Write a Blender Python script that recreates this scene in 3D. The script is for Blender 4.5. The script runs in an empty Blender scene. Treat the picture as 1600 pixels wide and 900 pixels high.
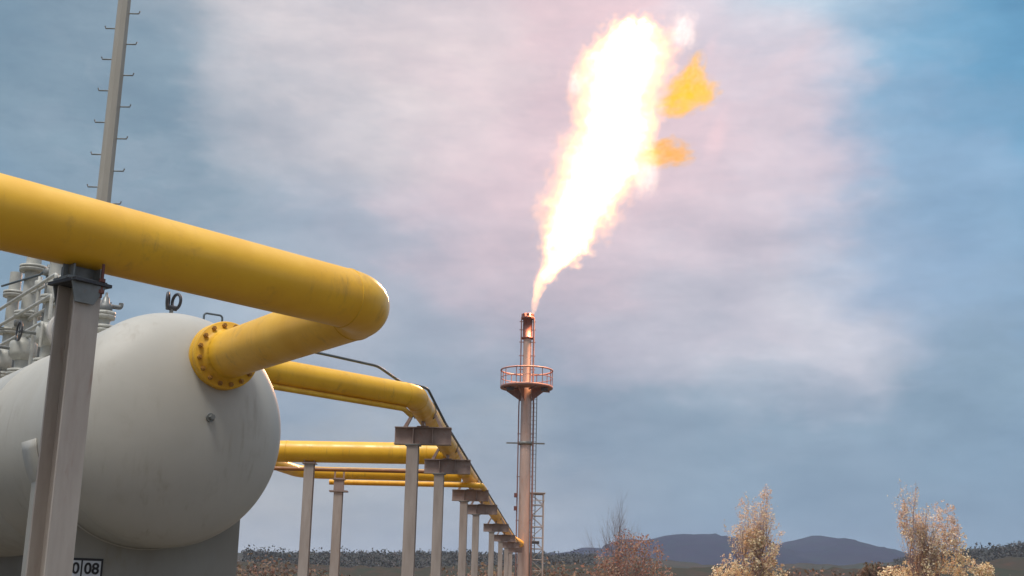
import bpy, math, random
from mathutils import Vector as V, Matrix, noise as mnoise
R = math.radians
sc = bpy.context.scene
C = sc.collection

# ---------------------------------------------------------------- camera
F_PX, PITCH, ROLL = 1950.0, R(14.05), R(1.25)
CAM = V((0, 0, 1.6))
_r0, _u0 = V((1, 0, 0)), V((0, -math.sin(PITCH), math.cos(PITCH)))
FW = V((0, math.cos(PITCH), math.sin(PITCH)))
RT = _r0 * math.cos(ROLL) + _u0 * math.sin(ROLL)
UP = -_r0 * math.sin(ROLL) + _u0 * math.cos(ROLL)
cd = bpy.data.cameras.new('camera'); cam = bpy.data.objects.new('camera', cd); C.objects.link(cam)
cd.sensor_width = 36; cd.lens = 36 * F_PX / 1600; cd.clip_end = 20000; cd.clip_start = 0.05
M = Matrix.Identity(4)
for i, a in enumerate((RT, UP, -FW)):
    for j in range(3): M[j][i] = a[j]
M.translation = CAM
cam.matrix_world = M; sc.camera = cam

def ray(x, y): return (FW * F_PX + RT * (x - 800) + UP * (450 - y)).normalized()
def at_h(x, y, z): d = ray(x, y); return CAM + d * ((z - 1.6) / d.z)
def at_d(x, y, Y): d = ray(x, y); return CAM + d * (Y / d.y)

# ---------------------------------------------------------------- render settings
sc.render.engine = 'CYCLES'
sc.view_settings.view_transform = 'Standard'; sc.view_settings.look = 'None'
sc.view_settings.exposure = 0.0; sc.view_settings.gamma = 1.0
sc.cycles.use_denoising = True
sc.cycles.max_bounces = 6; sc.cycles.volume_bounces = 1; sc.cycles.transparent_max_bounces = 16
sc.cycles.volume_step_rate = 0.35; sc.cycles.volume_max_steps = 256
sc.cycles.sample_clamp_indirect = 4

# ---------------------------------------------------------------- node helpers
def lin(c):
    return tuple(((v / 255) / 12.92 if v / 255 <= .04045 else ((v / 255 + .055) / 1.055) ** 2.4) for v in c)
class NT:
    def __init__(s, nt): s.nt = nt; nt.nodes.clear()
    def n(s, t, **kw):
        o = s.nt.nodes.new(t)
        for k, v in kw.items():
            if k.startswith('i_'): o.inputs[k[2:].replace('_', ' ')].default_value = v
            else: setattr(o, k, v)
        return o
    def l(s, a, b): s.nt.links.new(a, b)
    def m(s, op, a, b=None, c=None, clamp=False):
        o = s.nt.nodes.new('ShaderNodeMath'); o.operation = op; o.use_clamp = clamp
        for i, v in enumerate((a, b, c)):
            if v is None: continue
            if isinstance(v, (int, float)): o.inputs[i].default_value = v
            else: s.l(v, o.inputs[i])
        return o.outputs[0]
    def vm(s, op, a, b=None):
        o = s.nt.nodes.new('ShaderNodeVectorMath'); o.operation = op
        for i, v in enumerate((a, b)):
            if v is None: continue
            if isinstance(v, (tuple, list, V)): o.inputs[i].default_value = tuple(v)
            else: s.l(v, o.inputs[i])
        return o
    def mix(s, f, a, b, bt='MIX'):
        o = s.nt.nodes.new('ShaderNodeMix'); o.data_type = 'RGBA'; o.blend_type = bt
        for k, v in ((0, f), (6, a), (7, b)):
            if isinstance(v, (int, float)): o.inputs[k].default_value = v
            elif isinstance(v, (tuple, list)): o.inputs[k].default_value = (*v[:3], 1)
            else: s.l(v, o.inputs[k])
        return o.outputs[2]
    def noise(s, vec, scale, detail=3, rough=.55, out=0):
        o = s.nt.nodes.new('ShaderNodeTexNoise'); o.inputs['Scale'].default_value = scale
        o.inputs['Detail'].default_value = detail; o.inputs['Roughness'].default_value = rough
        if vec is not None: s.l(vec, o.inputs['Vector'])
        return o.outputs[out]
    def ss(s, v, a, b, lo=0., hi=1.):
        o = s.nt.nodes.new('ShaderNodeMapRange'); o.interpolation_type = 'SMOOTHSTEP'
        s.l(v, o.inputs[0])
        for i, x in enumerate((a, b, lo, hi)): o.inputs[i + 1].default_value = x
        return o.outputs[0]
    def ramp(s, f, stops):
        o = s.nt.nodes.new('ShaderNodeValToRGB'); e = o.color_ramp.elements
        while len(e) < len(stops): e.new(.5)
        for k, (p, c) in zip(e, stops): k.position = p; k.color = (*c[:3], 1)
        s.l(f, o.inputs[0]); return o.outputs[0]

# ---------------------------------------------------------------- sky
SUN_EL, SUN_AZ = R(66), R(205)      # azimuth from +Y, clockwise: behind the camera, a little to its left
w = bpy.data.worlds.new('World'); sc.world = w; w.use_nodes = True
g = NT(w.node_tree)
tc = g.n('ShaderNodeTexCoord').outputs['Generated']
nrm = g.vm('NORMALIZE', tc).outputs[0]
sky = g.n('ShaderNodeTexSky', sky_type='NISHITA', sun_disc=False, sun_elevation=SUN_EL, sun_rotation=SUN_AZ,
          air_density=1.5, dust_density=2.0)
# soft, streaky overcast: directions are first warped by noise so that the cloud banks have ragged edges
mp = g.n('ShaderNodeMapping'); mp.inputs['Scale'].default_value = (1, 1, 1.9); g.l(nrm, mp.inputs[0])
w1 = g.noise(mp.outputs[0], 3.2, 4, .55, 1); w2 = g.noise(mp.outputs[0], 11, 4, .6, 1)
o1 = g.vm('SCALE', g.vm('SUBTRACT', w1, (.5, .5, .5)).outputs[0]); o1.inputs[3].default_value = .17
o2 = g.vm('SCALE', g.vm('SUBTRACT', w2, (.5, .5, .5)).outputs[0]); o2.inputs[3].default_value = .10
wd = g.vm('NORMALIZE', g.vm('ADD', g.vm('ADD', nrm, o1.outputs[0]).outputs[0], o2.outputs[0]).outputs[0]).outputs[0]
K = 8.0
def sc_(c, k=1): return tuple(v * K * k for v in lin(c))
col = g.mix(.88, sky.outputs[0], sc_((137, 155, 178)))
banks = [  # px, py, half-width in degrees, colour of the cloud bank, strength; pink ones near the flame paint its glow into the sky
    (1020, 640, 10, (134, 153, 172), .9), (1480, 700, 9, (124, 150, 170), .9), (1300, 760, 7, (128, 150, 168), .8),
    (450, 880, 9, (180, 184, 188), .9), (600, 830, 6, (170, 172, 174), .8), (820, 860, 6, (164, 174, 184), .7), (1250, 890, 4, (150, 164, 180), .6),
    (80, 150, 9, (130, 156, 174), .95), (60, 10, 8, (122, 164, 192), .9), (330, 280, 9, (148, 169, 188), .95), (650, 480, 8, (142, 162, 182), .8),
    (560, 110, 10, (218, 211, 214), .95), (400, 60, 7, (200, 199, 204), .8), (740, 60, 7, (214, 206, 214), .8),
    (1250, 80, 7.5, (210, 222, 234), .9), (1380, 260, 7, (172, 190, 212), .75), (1540, 80, 9, (108, 163, 198), .9), (1580, 330, 8, (118, 166, 198), .85),
    (740, 250, 6.5, (214, 203, 212), .75), (1230, 425, 6.5, (200, 203, 214), .8), (1450, 500, 7, (150, 172, 194), .7),
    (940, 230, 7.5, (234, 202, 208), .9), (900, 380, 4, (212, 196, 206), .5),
    (320, 300, 6, (146, 168, 186), .7), (960, 620, 7, (138, 158, 176), .7), (1380, 630, 7, (128, 154, 174), .7), (620, 380, 5, (150, 166, 184), .6),
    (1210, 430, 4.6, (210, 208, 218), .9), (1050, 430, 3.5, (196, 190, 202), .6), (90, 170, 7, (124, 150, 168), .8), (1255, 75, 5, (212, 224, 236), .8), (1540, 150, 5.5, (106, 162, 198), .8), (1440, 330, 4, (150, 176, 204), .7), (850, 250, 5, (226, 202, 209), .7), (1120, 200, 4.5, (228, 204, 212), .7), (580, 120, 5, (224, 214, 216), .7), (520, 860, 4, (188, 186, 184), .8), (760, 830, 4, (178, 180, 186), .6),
]
mp3 = g.n('ShaderNodeMapping'); mp3.inputs['Scale'].default_value = (1, 1, 2.4); mp3.inputs['Rotation'].default_value = (0, R(-7), 0); g.l(wd, mp3.inputs[0])
brk = g.ss(g.noise(mp3.outputs[0], 5.5, 9, .62), .30, .62, .55, 1.12)      # breaks the banks up into layers
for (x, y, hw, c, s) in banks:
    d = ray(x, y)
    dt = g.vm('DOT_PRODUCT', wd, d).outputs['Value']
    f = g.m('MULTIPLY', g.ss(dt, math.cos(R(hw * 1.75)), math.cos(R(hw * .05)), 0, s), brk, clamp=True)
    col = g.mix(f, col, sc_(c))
# brighter overcast overhead and behind the camera
sep = g.n('ShaderNodeSeparateXYZ'); g.l(wd, sep.inputs[0])
col = g.mix(g.ss(sep.outputs[2], .56, .95), col, sc_((238, 238, 242), 1.9))
col = g.mix(g.ss(sep.outputs[1], .15, -.7, 0, .8), col, sc_((190, 192, 200), .85))
# fine streaks
mp2 = g.n('ShaderNodeMapping'); mp2.inputs['Scale'].default_value = (1, 1, 2.8); mp2.inputs['Rotation'].default_value = (0, R(6), 0)
g.l(nrm, mp2.inputs[0])
st = g.noise(mp2.outputs[0], 7, 9, .64)
col = g.mix(1, col, g.ramp(st, [(.30, (.80, .84, .88)), (.70, (1.17, 1.16, 1.14))]), 'MULTIPLY')
bg = g.n('ShaderNodeBackground'); bg.inputs[1].default_value = 1 / K; g.l(col, bg.inputs[0])
g.l(bg.outputs[0], g.n('ShaderNodeOutputWorld').inputs[0])

# ---------------------------------------------------------------- sun (overcast)
sd = bpy.data.lights.new('sun', 'SUN'); sd.energy = 2.5; sd.angle = R(18); sd.color = (1, .95, .88)
so = bpy.data.objects.new('sun', sd); C.objects.link(so)
sdir = V((math.sin(SUN_AZ) * math.cos(SUN_EL), math.cos(SUN_AZ) * math.cos(SUN_EL), math.sin(SUN_EL)))
so.rotation_euler = sdir.to_track_quat('Z', 'Y').to_euler()

# ---------------------------------------------------------------- materials
MATS = {}
def mat(name, c1, c2=None, rough=.5, scale=4, bump=0, metal=0, stain=None, stain_amt=.5, coat=0, mscale=None, streak=None):
    if name in MATS: return MATS[name]
    m = bpy.data.materials.new(name); m.use_nodes = True; g = NT(m.node_tree)
    b = g.n('ShaderNodeBsdfPrincipled'); g.l(b.outputs[0], g.n('ShaderNodeOutputMaterial').inputs[0])
    co = g.n('ShaderNodeTexCoord').outputs['Object']
    if mscale:
        mm = g.n('ShaderNodeMapping'); mm.inputs['Scale'].default_value = mscale; g.l(co, mm.inputs[0]); cs = mm.outputs[0]
    else: cs = co
    n1 = g.noise(cs, scale, 6, .6)
    col = g.ramp(n1, [(.32, c1), (.68, c2 or c1)])
    if stain:
        n2 = g.noise(cs, scale * 2.7, 8, .7)
        col = g.mix(g.ss(n2, .56, .72, 0, stain_amt), col, stain)
    if streak:
        ms = g.n('ShaderNodeMapping'); ms.inputs['Scale'].default_value = (1, 1, .12) if streak != 'x' else (1, 1, .2); g.l(co, ms.inputs[0])
        n3 = g.noise(ms.outputs[0], 7, 6, .7); n4 = g.noise(co, 1.1, 3)
        col = g.mix(g.m('MULTIPLY', g.ss(n3, .52, .72, 0, .75), g.ss(n4, .42, .6)), col, stain)
    g.l(col, b.inputs['Base Color'])
    b.inputs['Metallic'].default_value = metal
    rr = g.ss(g.noise(cs, scale * 2, 4), .3, .7, rough * .8, min(1, rough * 1.25)); g.l(rr, b.inputs['Roughness'])
    if coat: b.inputs['Coat Weight'].default_value = coat; b.inputs['Coat Roughness'].default_value = .25
    if bump:
        bp = g.n('ShaderNodeBump'); bp.inputs['Strength'].default_value = bump; bp.inputs['Distance'].default_value = .02
        g.l(g.noise(cs, scale * 5, 5), bp.inputs['Height']); g.l(bp.outputs[0], b.inputs['Normal'])
    MATS[name] = m; return m

yellow = mat('yellow_paint', (.90, .51, .03), (.80, .42, .02), .36, 1.6, .05, stain=(.52, .27, .04), stain_amt=.4, streak=1)
yellow2 = mat('yellow_paint_flange', (.80, .47, .03), (.68, .36, .02), .5, 5, .08, stain=(.3, .12, .03), stain_amt=.5)
boltm = mat('painted_bolt', (.42, .22, .04), (.3, .15, .04), .6, 10)
tankm = mat('grey_tank_paint', (.46, .45, .405), (.40, .39, .35), .48, .8, .05, stain=(.31, .28, .23), stain_amt=.3, streak=1)
pierm = mat('grey_saddle_paint', (.30, .295, .265), (.24, .23, .205), .7, 1.2, .1, stain=(.22, .2, .13), stain_amt=.5, mscale=(1, 1, .4))
galv = mat('weathered_column_steel', (.50, .45, .39), (.36, .30, .26), .45, 2.5, .08, 0, stain=(.26, .13, .08), stain_amt=.4, mscale=(2, 2, .35))
postm = mat('pale_post_paint', (.44, .38, .34), (.30, .25, .22), .45, 2, .06, stain=(.3, .2, .15), stain_amt=.45, mscale=(2, 2, .35))
beamm = mat('red_oxide_beam_paint', (.34, .27, .24), (.25, .18, .16), .6, 3, .08, stain=(.3, .1, .07), stain_amt=.6)
brown_shade = mat('brown_shade_line', (.34, .15, .05), (.24, .11, .05), .5, 3, .06)
polem = mat('pole_galvanised', (.42, .39, .33), (.33, .31, .27), .5, 3, .05, .2, mscale=(2, 2, .3))
darkm = mat('dark_metal', (.03, .03, .035), (.05, .05, .055), .5, 8)
greym = mat('mid_grey_steel', (.22, .23, .22), (.15, .16, .16), .5, 6, .05, .3, stain=(.2, .1, .06), stain_amt=.5)
valvem = mat('pale_green_grey_paint', (.52, .52, .47), (.40, .40, .36), .5, 6, .08, stain=(.2, .17, .12), stain_amt=.6)
whitem = mat('white_insulated_pipe', (.66, .64, .61), (.55, .53, .5), .5, 3, .05)
redm = mat('red_primer', (.32, .06, .05), (.2, .05, .04), .6, 10, .1)
stackm = mat('stack_steel', (.58, .42, .34), (.44, .30, .24), .32, 1.2, .05, .35, stain=(.35, .17, .1), stain_amt=.5, mscale=(1, 1, .3))
tipm = mat('heat_scorched_tip', (.22, .09, .07), (.12, .05, .05), .6, 4, .1, .3)
platm = mat('platform_red_oxide', (.26, .15, .13), (.18, .10, .09), .6, 4, .08)
wirem = mat('conduit_grey_blue', (.10, .13, .15), (.07, .09, .10), .5, 6)
plateb = mat('number_plate_black', (.012, .012, .015), None, .5)
platew = mat('number_plate_white', (.62, .66, .70), (.5, .54, .6), .5, 20)
bark = mat('bark', (.12, .08, .07), (.2, .14, .12), .9, 6, .3)
twig = mat('pink_grey_twig', (.27, .19, .18), (.36, .26, .24), .9, 6)
bare = mat('grey_bare_twig', (.17, .15, .16), (.24, .21, .21), .9, 6)

def leafmat(name, stops, rough=.8, transl=.25):
    m = bpy.data.materials.new(name); m.use_nodes = True; g = NT(m.node_tree)
    geo = g.n('ShaderNodeNewGeometry')
    col = g.ramp(geo.outputs['Random Per Island'], stops)
    b = g.n('ShaderNodeBsdfPrincipled'); g.l(col, b.inputs['Base Color']); b.inputs['Roughness'].default_value = rough
    t = g.n('ShaderNodeBsdfTranslucent'); g.l(col, t.inputs[0])
    mx = g.n('ShaderNodeMixShader'); mx.inputs[0].default_value = transl
    g.l(b.outputs[0], mx.inputs[1]); g.l(t.outputs[0], mx.inputs[2])
    g.l(mx.outputs[0], g.n('ShaderNodeOutputMaterial').inputs[0]); return m
blossom_y = leafmat('cream_blossom', [(0, (.48, .38, .22)), (.3, (.78, .66, .40)), (.6, (.88, .80, .58)), (.85, (.58, .36, .26)), (1, (.2, .17, .08))])
blossom_p = leafmat('pinkish_blossom', [(0, (.46, .36, .33)), (.4, (.66, .54, .46)), (.7, (.78, .69, .54)), (1, (.34, .26, .22))])
leaf_red = leafmat('russet_leaf', [(0, (.20, .12, .10)), (.4, (.36, .20, .17)), (.7, (.38, .26, .18)), (1, (.16, .14, .10))])
leaf_mix = leafmat('scrub_leaf', [(0, (.08, .075, .055)), (.35, (.15, .10, .075)), (.6, (.12, .11, .07)), (.8, (.19, .11, .09)), (1, (.07, .08, .06))])
leaf_dark = leafmat('far_treeline_leaf', [(0, (.075, .085, .08)), (.5, (.09, .09, .085)), (1, (.11, .095, .09))])

# ---------------------------------------------------------------- mesh helpers (everything is modelled in world metres)
class MB:
    def __init__(s): s.v = []; s.f = []; s.sm = []
    def add(s, vs, fs, smooth=False):
        o = len(s.v); s.v += [V(p) for p in vs]; s.f += [tuple(i + o for i in f) for f in fs]; s.sm += [smooth] * len(fs); return s
    def box(s, c, size, rz=0, frame=None, bev=0):
        c = V(c); hx, hy, hz = (k / 2 for k in size)
        if frame: ax, ay, az = frame
        else: ax, ay, az = V((math.cos(rz), math.sin(rz), 0)), V((-math.sin(rz), math.cos(rz), 0)), V((0, 0, 1))
        vs = [c + ax * (x * hx) + ay * (y * hy) + az * (z * hz) for x in (-1, 1) for y in (-1, 1) for z in (-1, 1)]
        return s.add(vs, [(0, 1, 3, 2), (4, 6, 7, 5), (0, 4, 5, 1), (2, 3, 7, 6), (0, 2, 6, 4), (1, 5, 7, 3)])
    def tube(s, pts, r, seg=16, caps=True, smooth=True):
        pts = [V(p) for p in pts]; n = len(pts); rs = r if isinstance(r, (list, tuple)) else [r] * n
        t0 = (pts[1] - pts[0]).normalized(); a = t0.cross(V((0, 0, 1)))
        if a.length < .1: a = t0.cross(V((0, 1, 0)))
        a.normalize(); vs = []
        for i, p in enumerate(pts):
            t = (pts[min(i + 1, n - 1)] - pts[max(i - 1, 0)]).normalized()
            a = (a - t * a.dot(t)).normalized(); b = t.cross(a)
            vs += [p + (a * math.cos(2 * math.pi * k / seg) + b * math.sin(2 * math.pi * k / seg)) * rs[i] for k in range(seg)]
        fs = [(i * seg + k, i * seg + (k + 1) % seg, (i + 1) * seg + (k + 1) % seg, (i + 1) * seg + k) for i in range(n - 1) for k in range(seg)]
        s.add(vs, fs, smooth)
        if caps: s.add(vs[:seg], [tuple(range(seg))[::-1]]); s.add(vs[-seg:], [tuple(range(seg))])
        return s
    def cyl(s, a, b, r, seg=16, smooth=True): return s.tube([a, b], r, seg, True, smooth)
    def lathe(s, o, axis, prof, seg=48):      # prof: (distance along axis, radius)
        o, axis = V(o), V(axis).normalized()
        a = axis.cross(V((0, 0, 1)));  a = V((1, 0, 0)) if a.length < .1 else a.normalized(); b = axis.cross(a)
        vs = [o + axis * d + (a * math.cos(2 * math.pi * k / seg) + b * math.sin(2 * math.pi * k / seg)) * r for d, r in prof for k in range(seg)]
        fs = [(i * seg + k, i * seg + (k + 1) % seg, (i + 1) * seg + (k + 1) % seg, (i + 1) * seg + k) for i in range(len(prof) - 1) for k in range(seg)]
        return s.add(vs, fs, True)
    def torus(s, c, axis, R_, r, seg=28, ss=8):
        c, axis = V(c), V(axis).normalized(); a = axis.cross(V((0, 0, 1))); a = V((1, 0, 0)) if a.length < .1 else a.normalized(); b = axis.cross(a)
        vs = []
        for i in range(seg):
            th = 2 * math.pi * i / seg; d = a * math.cos(th) + b * math.sin(th)
            vs += [c + d * (R_ + r * math.cos(2 * math.pi * k / ss)) + axis * (r * math.sin(2 * math.pi * k / ss)) for k in range(ss)]
        fs = [(i * ss + k, i * ss + (k + 1) % ss, ((i + 1) % seg) * ss + (k + 1) % ss, ((i + 1) % seg) * ss + k) for i in range(seg) for k in range(ss)]
        return s.add(vs, fs, True)
    def prism(s, poly, off):                   # poly: world points of one face, off: extrusion vector
        n = len(poly); off = V(off); vs = [V(p) for p in poly] + [V(p) + off for p in poly]
        return s.add(vs, [tuple(range(n))[::-1], tuple(range(n, 2 * n))] + [(i, (i + 1) % n, n + (i + 1) % n, n + i) for i in range(n)])
def fillet(pts, rad, steps=12):
    pts = [V(p) for p in pts]; out = [pts[0]]; rads = rad if isinstance(rad, (list, tuple)) else [rad] * (len(pts) - 2)
    for i in range(1, len(pts) - 1):
        p = pts[i]; a = (pts[i - 1] - p).normalized(); b = (pts[i + 1] - p).normalized()
        ang = a.angle(b)
        if ang > 3.10: out.append(p); continue
        d = rads[i - 1] / math.tan(ang / 2); c = p + (a + b).normalized() * (rads[i - 1] / math.sin(ang / 2))
        s0, s1 = p + a * d, p + b * d; v0, v1 = s0 - c, s1 - c
        for k in range(steps + 1): out.append(c + v0.normalized().slerp(v1.normalized(), k / steps).normalized() * rads[i - 1])
    return out + [pts[-1]]
WM = {}
def thing(name, label, cat, loc=(0, 0, 0), rz=0, group=None):
    o = bpy.data.objects.new(name, None); C.objects.link(o); o.empty_display_size = .2
    o.location = loc; o.rotation_euler = (0, 0, rz); o['label'] = label; o['category'] = cat
    if group: o['group'] = group
    WM[o.name] = Matrix.Translation(V(loc)) @ Matrix.Rotation(rz, 4, 'Z'); return o
def obj(name, mb, m, parent=None, label=None, bevel=0):
    W = WM[parent.name] if parent else Matrix.Identity(4); Wi = W.inverted()
    me = bpy.data.meshes.new(name); me.from_pydata([Wi @ p for p in mb.v], [], mb.f)
    me.polygons.foreach_set('use_smooth', mb.sm); me.materials.append(m); me.update()
    o = bpy.data.objects.new(name, me); C.objects.link(o)
    if parent: o.parent = parent
    WM[o.name] = W
    if label: o['label'] = label
    if bevel:
        b = o.modifiers.new('bevel', 'BEVEL'); b.width = bevel; b.segments = 2; b.limit_method = 'ANGLE'
    return o
def tag(o, label=None, cat=None, group=None, kind=None):
    for k, v in (('label', label), ('category', cat), ('group', group), ('kind', kind)):
        if v: o[k] = v
    return o
def copy_tree(o, parent=None):
    c = o.copy(); C.objects.link(c); c.parent = parent
    WM[c.name] = WM.get(o.name, Matrix.Identity(4))
    for ch in list(o.children): copy_tree(ch, c)
    return c
def hbeam(mb, base, top_z, w, d, t, rz):       # upright H section: flanges at +-d/2 along rz
    base = V(base); h = top_z - base.z; ax = V((math.cos(rz), math.sin(rz), 0))
    for s in (-1, 1): mb.box(base + ax * (s * (d - t) / 2) + V((0, 0, h / 2)), (t, w, h), rz)
    mb.box(base + V((0, 0, h / 2)), (d - 2 * t, t * .7, h), rz); return mb

# ---------------------------------------------------------------- ground and hills
gm = bpy.data.materials.new('bare_ground'); gm.use_nodes = True; g = NT(gm.node_tree)
b = g.n('ShaderNodeBsdfPrincipled'); g.l(b.outputs[0], g.n('ShaderNodeOutputMaterial').inputs[0]); co = g.n('ShaderNodeTexCoord').outputs['Object']
cg = g.mix(g.ss(g.noise(co, .03, 8, .6), .4, .6), (.09, .075, .055), (.05, .055, .03))
cg = g.mix(g.ss(g.noise(co, 4, 6, .7), .3, .8, 0, .6), cg, (.12, .11, .095)); g.l(cg, b.inputs['Base Color']); b.inputs['Roughness'].default_value = .95
mb = MB(); N = 40
xs = [-6000 + 12000 * i / N for i in range(N + 1)]; ys = [-2000 + 12000 * i / N for i in range(N + 1)]
mb.add([(x, y, 0) for y in ys for x in xs], [(j * (N + 1) + i, j * (N + 1) + i + 1, (j + 1) * (N + 1) + i + 1, (j + 1) * (N + 1) + i) for j in range(N) for i in range(N)])
tag(obj('ground', mb, gm), kind='structure')

def hillmat(name, a, b_, c_, scale):
    m = bpy.data.materials.new(name); m.use_nodes = True; g = NT(m.node_tree)
    b = g.n('ShaderNodeBsdfPrincipled'); g.l(b.outputs[0], g.n('ShaderNodeOutputMaterial').inputs[0]); co = g.n('ShaderNodeTexCoord').outputs['Object']
    c = g.mix(g.ss(g.noise(co, scale, 8, .65), .38, .62), a, b_)
    c = g.mix(g.ss(g.noise(co, scale * 5, 8, .7), .45, .7, 0, .8), c, c_)
    g.l(c, b.inputs['Base Color']); b.inputs['Roughness'].default_value = 1; b.inputs['Specular IOR Level'].default_value = 0
    return m
def hill(name, Y, prof, depth, m, nx=260, ny=26, rough=1.0, seed=0, tree=0):
    # crest profile given as (px, py) samples, turned into true heights at distance Y; slopes fall to the plain before and behind
    X = [(at_d(x, y, Y).x, at_d(x, y, Y).z) for x, y in prof]
    mb = MB(); x0, x1 = X[0][0], X[-1][0]; vs = []
    for j in range(ny + 1):
        v = j / ny; yy = Y - depth * (1 - v * 1.6)
        s = v * 1.6 if v * 1.6 <= 1 else 1 - (v * 1.6 - 1) / .6
        s = max(0., s); s = s * s * (3 - 2 * s) * .55 + s * .45
        for i in range(nx + 1):
            x = x0 + (x1 - x0) * i / nx
            k = 0
            while k < len(X) - 2 and X[k + 1][0] < x: k += 1
            t = max(0, min(1, (x - X[k][0]) / (X[k + 1][0] - X[k][0]))); t = t * t * (3 - 2 * t)
            h = X[k][1] * (1 - t) + X[k + 1][1] * t
            e = min(1, (x - x0) / (.06 * (x1 - x0)), (x1 - x) / (.06 * (x1 - x0))); e = max(0, e)
            nz = mnoise.fractal(V((x * 6 / Y + seed, yy * 6 / Y, seed)), .9, 2.1, 5) * rough * Y * .0035
            fz = mnoise.fractal(V((x * 60 / Y + seed, yy * 60 / Y, seed + 3)), .7, 2.1, 3) * tree
            vs.append((x + mnoise.noise(V((x * .01, yy * .02, seed))) * depth * .05, yy, (h * s + nz * s + fz * s) * e - (1 - s) * .5 - .02))
    mb.add(vs, [(j * (nx + 1) + i, j * (nx + 1) + i + 1, (j + 1) * (nx + 1) + i + 1, (j + 1) * (nx + 1) + i) for j in range(ny) for i in range(nx)], True)
    return tag(obj(name, mb, m), kind='structure')
m_far = hillmat('far_wooded_slope', (.030, .026, .045), (.040, .034, .05), (.03, .042, .045), .004)
m_mid = hillmat('mid_wooded_slope', (.06, .065, .06), (.085, .07, .065), (.065, .08, .07), .02)
m_near = hillmat('near_scrub_slope', (.065, .055, .048), (.048, .055, .045), (.09, .06, .05), .05)
hill('hills', 2600, [(-700, 935), (200, 900), (700, 874), (860, 866), (915, 862), (960, 855), (1010, 845), (1060, 837), (1110, 836), (1150, 843), (1190, 852), (1215, 852), (1250, 846), (1278, 839), (1302, 843), (1335, 851), (1365, 861), (1390, 867), (1460, 871), (1530, 864), (1620, 858), (1800, 880), (2300, 950)], 1200, m_far, rough=.8, seed=2, tree=7)
hill('hills', 620, [(-900, 930), (0, 881), (250, 868), (380, 864), (440, 868), (520, 867), (600, 868), (700, 866), (800, 869), (860, 869), (930, 870), (1000, 868), (1100, 880), (1300, 884), (1400, 878), (1480, 866), (1540, 862), (1600, 855), (1800, 835), (2600, 930)], 260, m_mid, rough=.5, seed=5, tree=1.0, nx=420)
hill('hills', 240, [(-1500, 960), (-300, 915), (200, 890), (400, 880), (480, 884), (560, 888), (760, 884), (900, 880), (1040, 886), (1150, 890), (1300, 889), (1420, 884), (1500, 880), (1600, 872), (1800, 866), (3000, 990)], 110, m_near, rough=.7, seed=9, tree=.8, nx=420)

# ---------------------------------------------------------------- grey pressure vessel
Wc, Wa = V((-3.6225, 13.3465, 3.3077)), V((.58938, -.80785, 0)).normalized()
Wn = V((-Wa.y, Wa.x, 0)); Z = V((0, 0, 1)); VR = 1.248; rzv = math.atan2(Wa.y, Wa.x)
ves = thing('pressure_vessel', 'large pale grey horizontal tank with a domed end under the thick yellow pipe', 'tank', (Wc.x, Wc.y, 0), rzv)
VL = 9.0
mb = MB(); mb.lathe(Wc - Wa * VL, Wa, [(0, VR), (2.9, VR), (2.905, VR + .009), (2.935, VR + .009), (2.94, VR), (6.2, VR), (6.205, VR + .006), (6.23, VR + .006), (6.235, VR), (VL, VR)], 128)
obj('shell', mb, tankm, ves)
def dome(sgn, o):
    pr = [(-.015, VR - .01), (-.013, VR + .004), (.02, VR + .005), (.03, VR)] + [(sgn * 0 + .025 + VR * .47 * math.sin(t), VR * math.cos(t)) for t in [math.pi / 2 * k / 32 for k in range(1, 32)]] + [(.025 + VR * .47, .0005)]
    return MB().lathe(o, Wa * sgn, pr, 128)
obj('domed_head', dome(1, Wc), tankm, ves); obj('domed_head', dome(-1, Wc - Wa * VL), tankm, ves)
def on_head(s, z):   # point on the near dome at lateral offset s and height z
    rr = math.hypot(s, z - Wc.z) / VR; return Wc + Wn * s + Z * (z - Wc.z) + Wa * (.025 + VR * .47 * math.sqrt(max(0, 1 - rr * rr)))
pl = on_head(.18, 3.38)
obj('plug', MB().cyl(pl - Wa * .05, pl + Wa * .03, .045).cyl(pl + Wa * .03, pl + Wa * .09, .028, 6, False), greym, ves)
def saddle(d, w=1.115, horn=2.74, t=.42):
    poly = [(-w, 0), (w, 0), (w, horn)]
    a0 = math.atan2(horn - Wc.z, w)
    r = VR + .004
    for k in range(25):
        a = -(-a0 + 0) - 0; th = a0 + (-math.pi - 2 * a0) * k / 24
        poly.append((r * math.cos(th), Wc.z + r * math.sin(th)))
    poly.append((-w, horn))
    P = [V((Wc.x, Wc.y, 0)) + Wn * x + Z * z - Wa * d for x, z in poly]
    m = MB().prism(P, -Wa * t); return m
sp = obj('saddle_support', saddle(.53), pierm, ves, 'grey support wall under the domed end')
obj('saddle_support', saddle(6.6), pierm, ves)
# wear plate hugging the shell over the saddle
mb = MB(); seg = 40; a0, a1 = R(188), R(352)
for (d0, d1, rr) in ((.50, 1.0, VR + .016),):
    vs = []
    for k in range(seg + 1):
        th = a0 + (a1 - a0) * k / seg
        for d in (d0, d1): vs.append(Wc - Wa * d + Wn * (rr * math.cos(th)) + Z * (rr * math.sin(th)))
    fs = [(2 * k, 2 * k + 1, 2 * k + 3, 2 * k + 2) for k in range(seg)]; mb.add(vs, fs, True)
w_ = obj('wear_plate', mb, tankm, ves); s_ = w_.modifiers.new('thick', 'SOLIDIFY'); s_.thickness = .012
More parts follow.
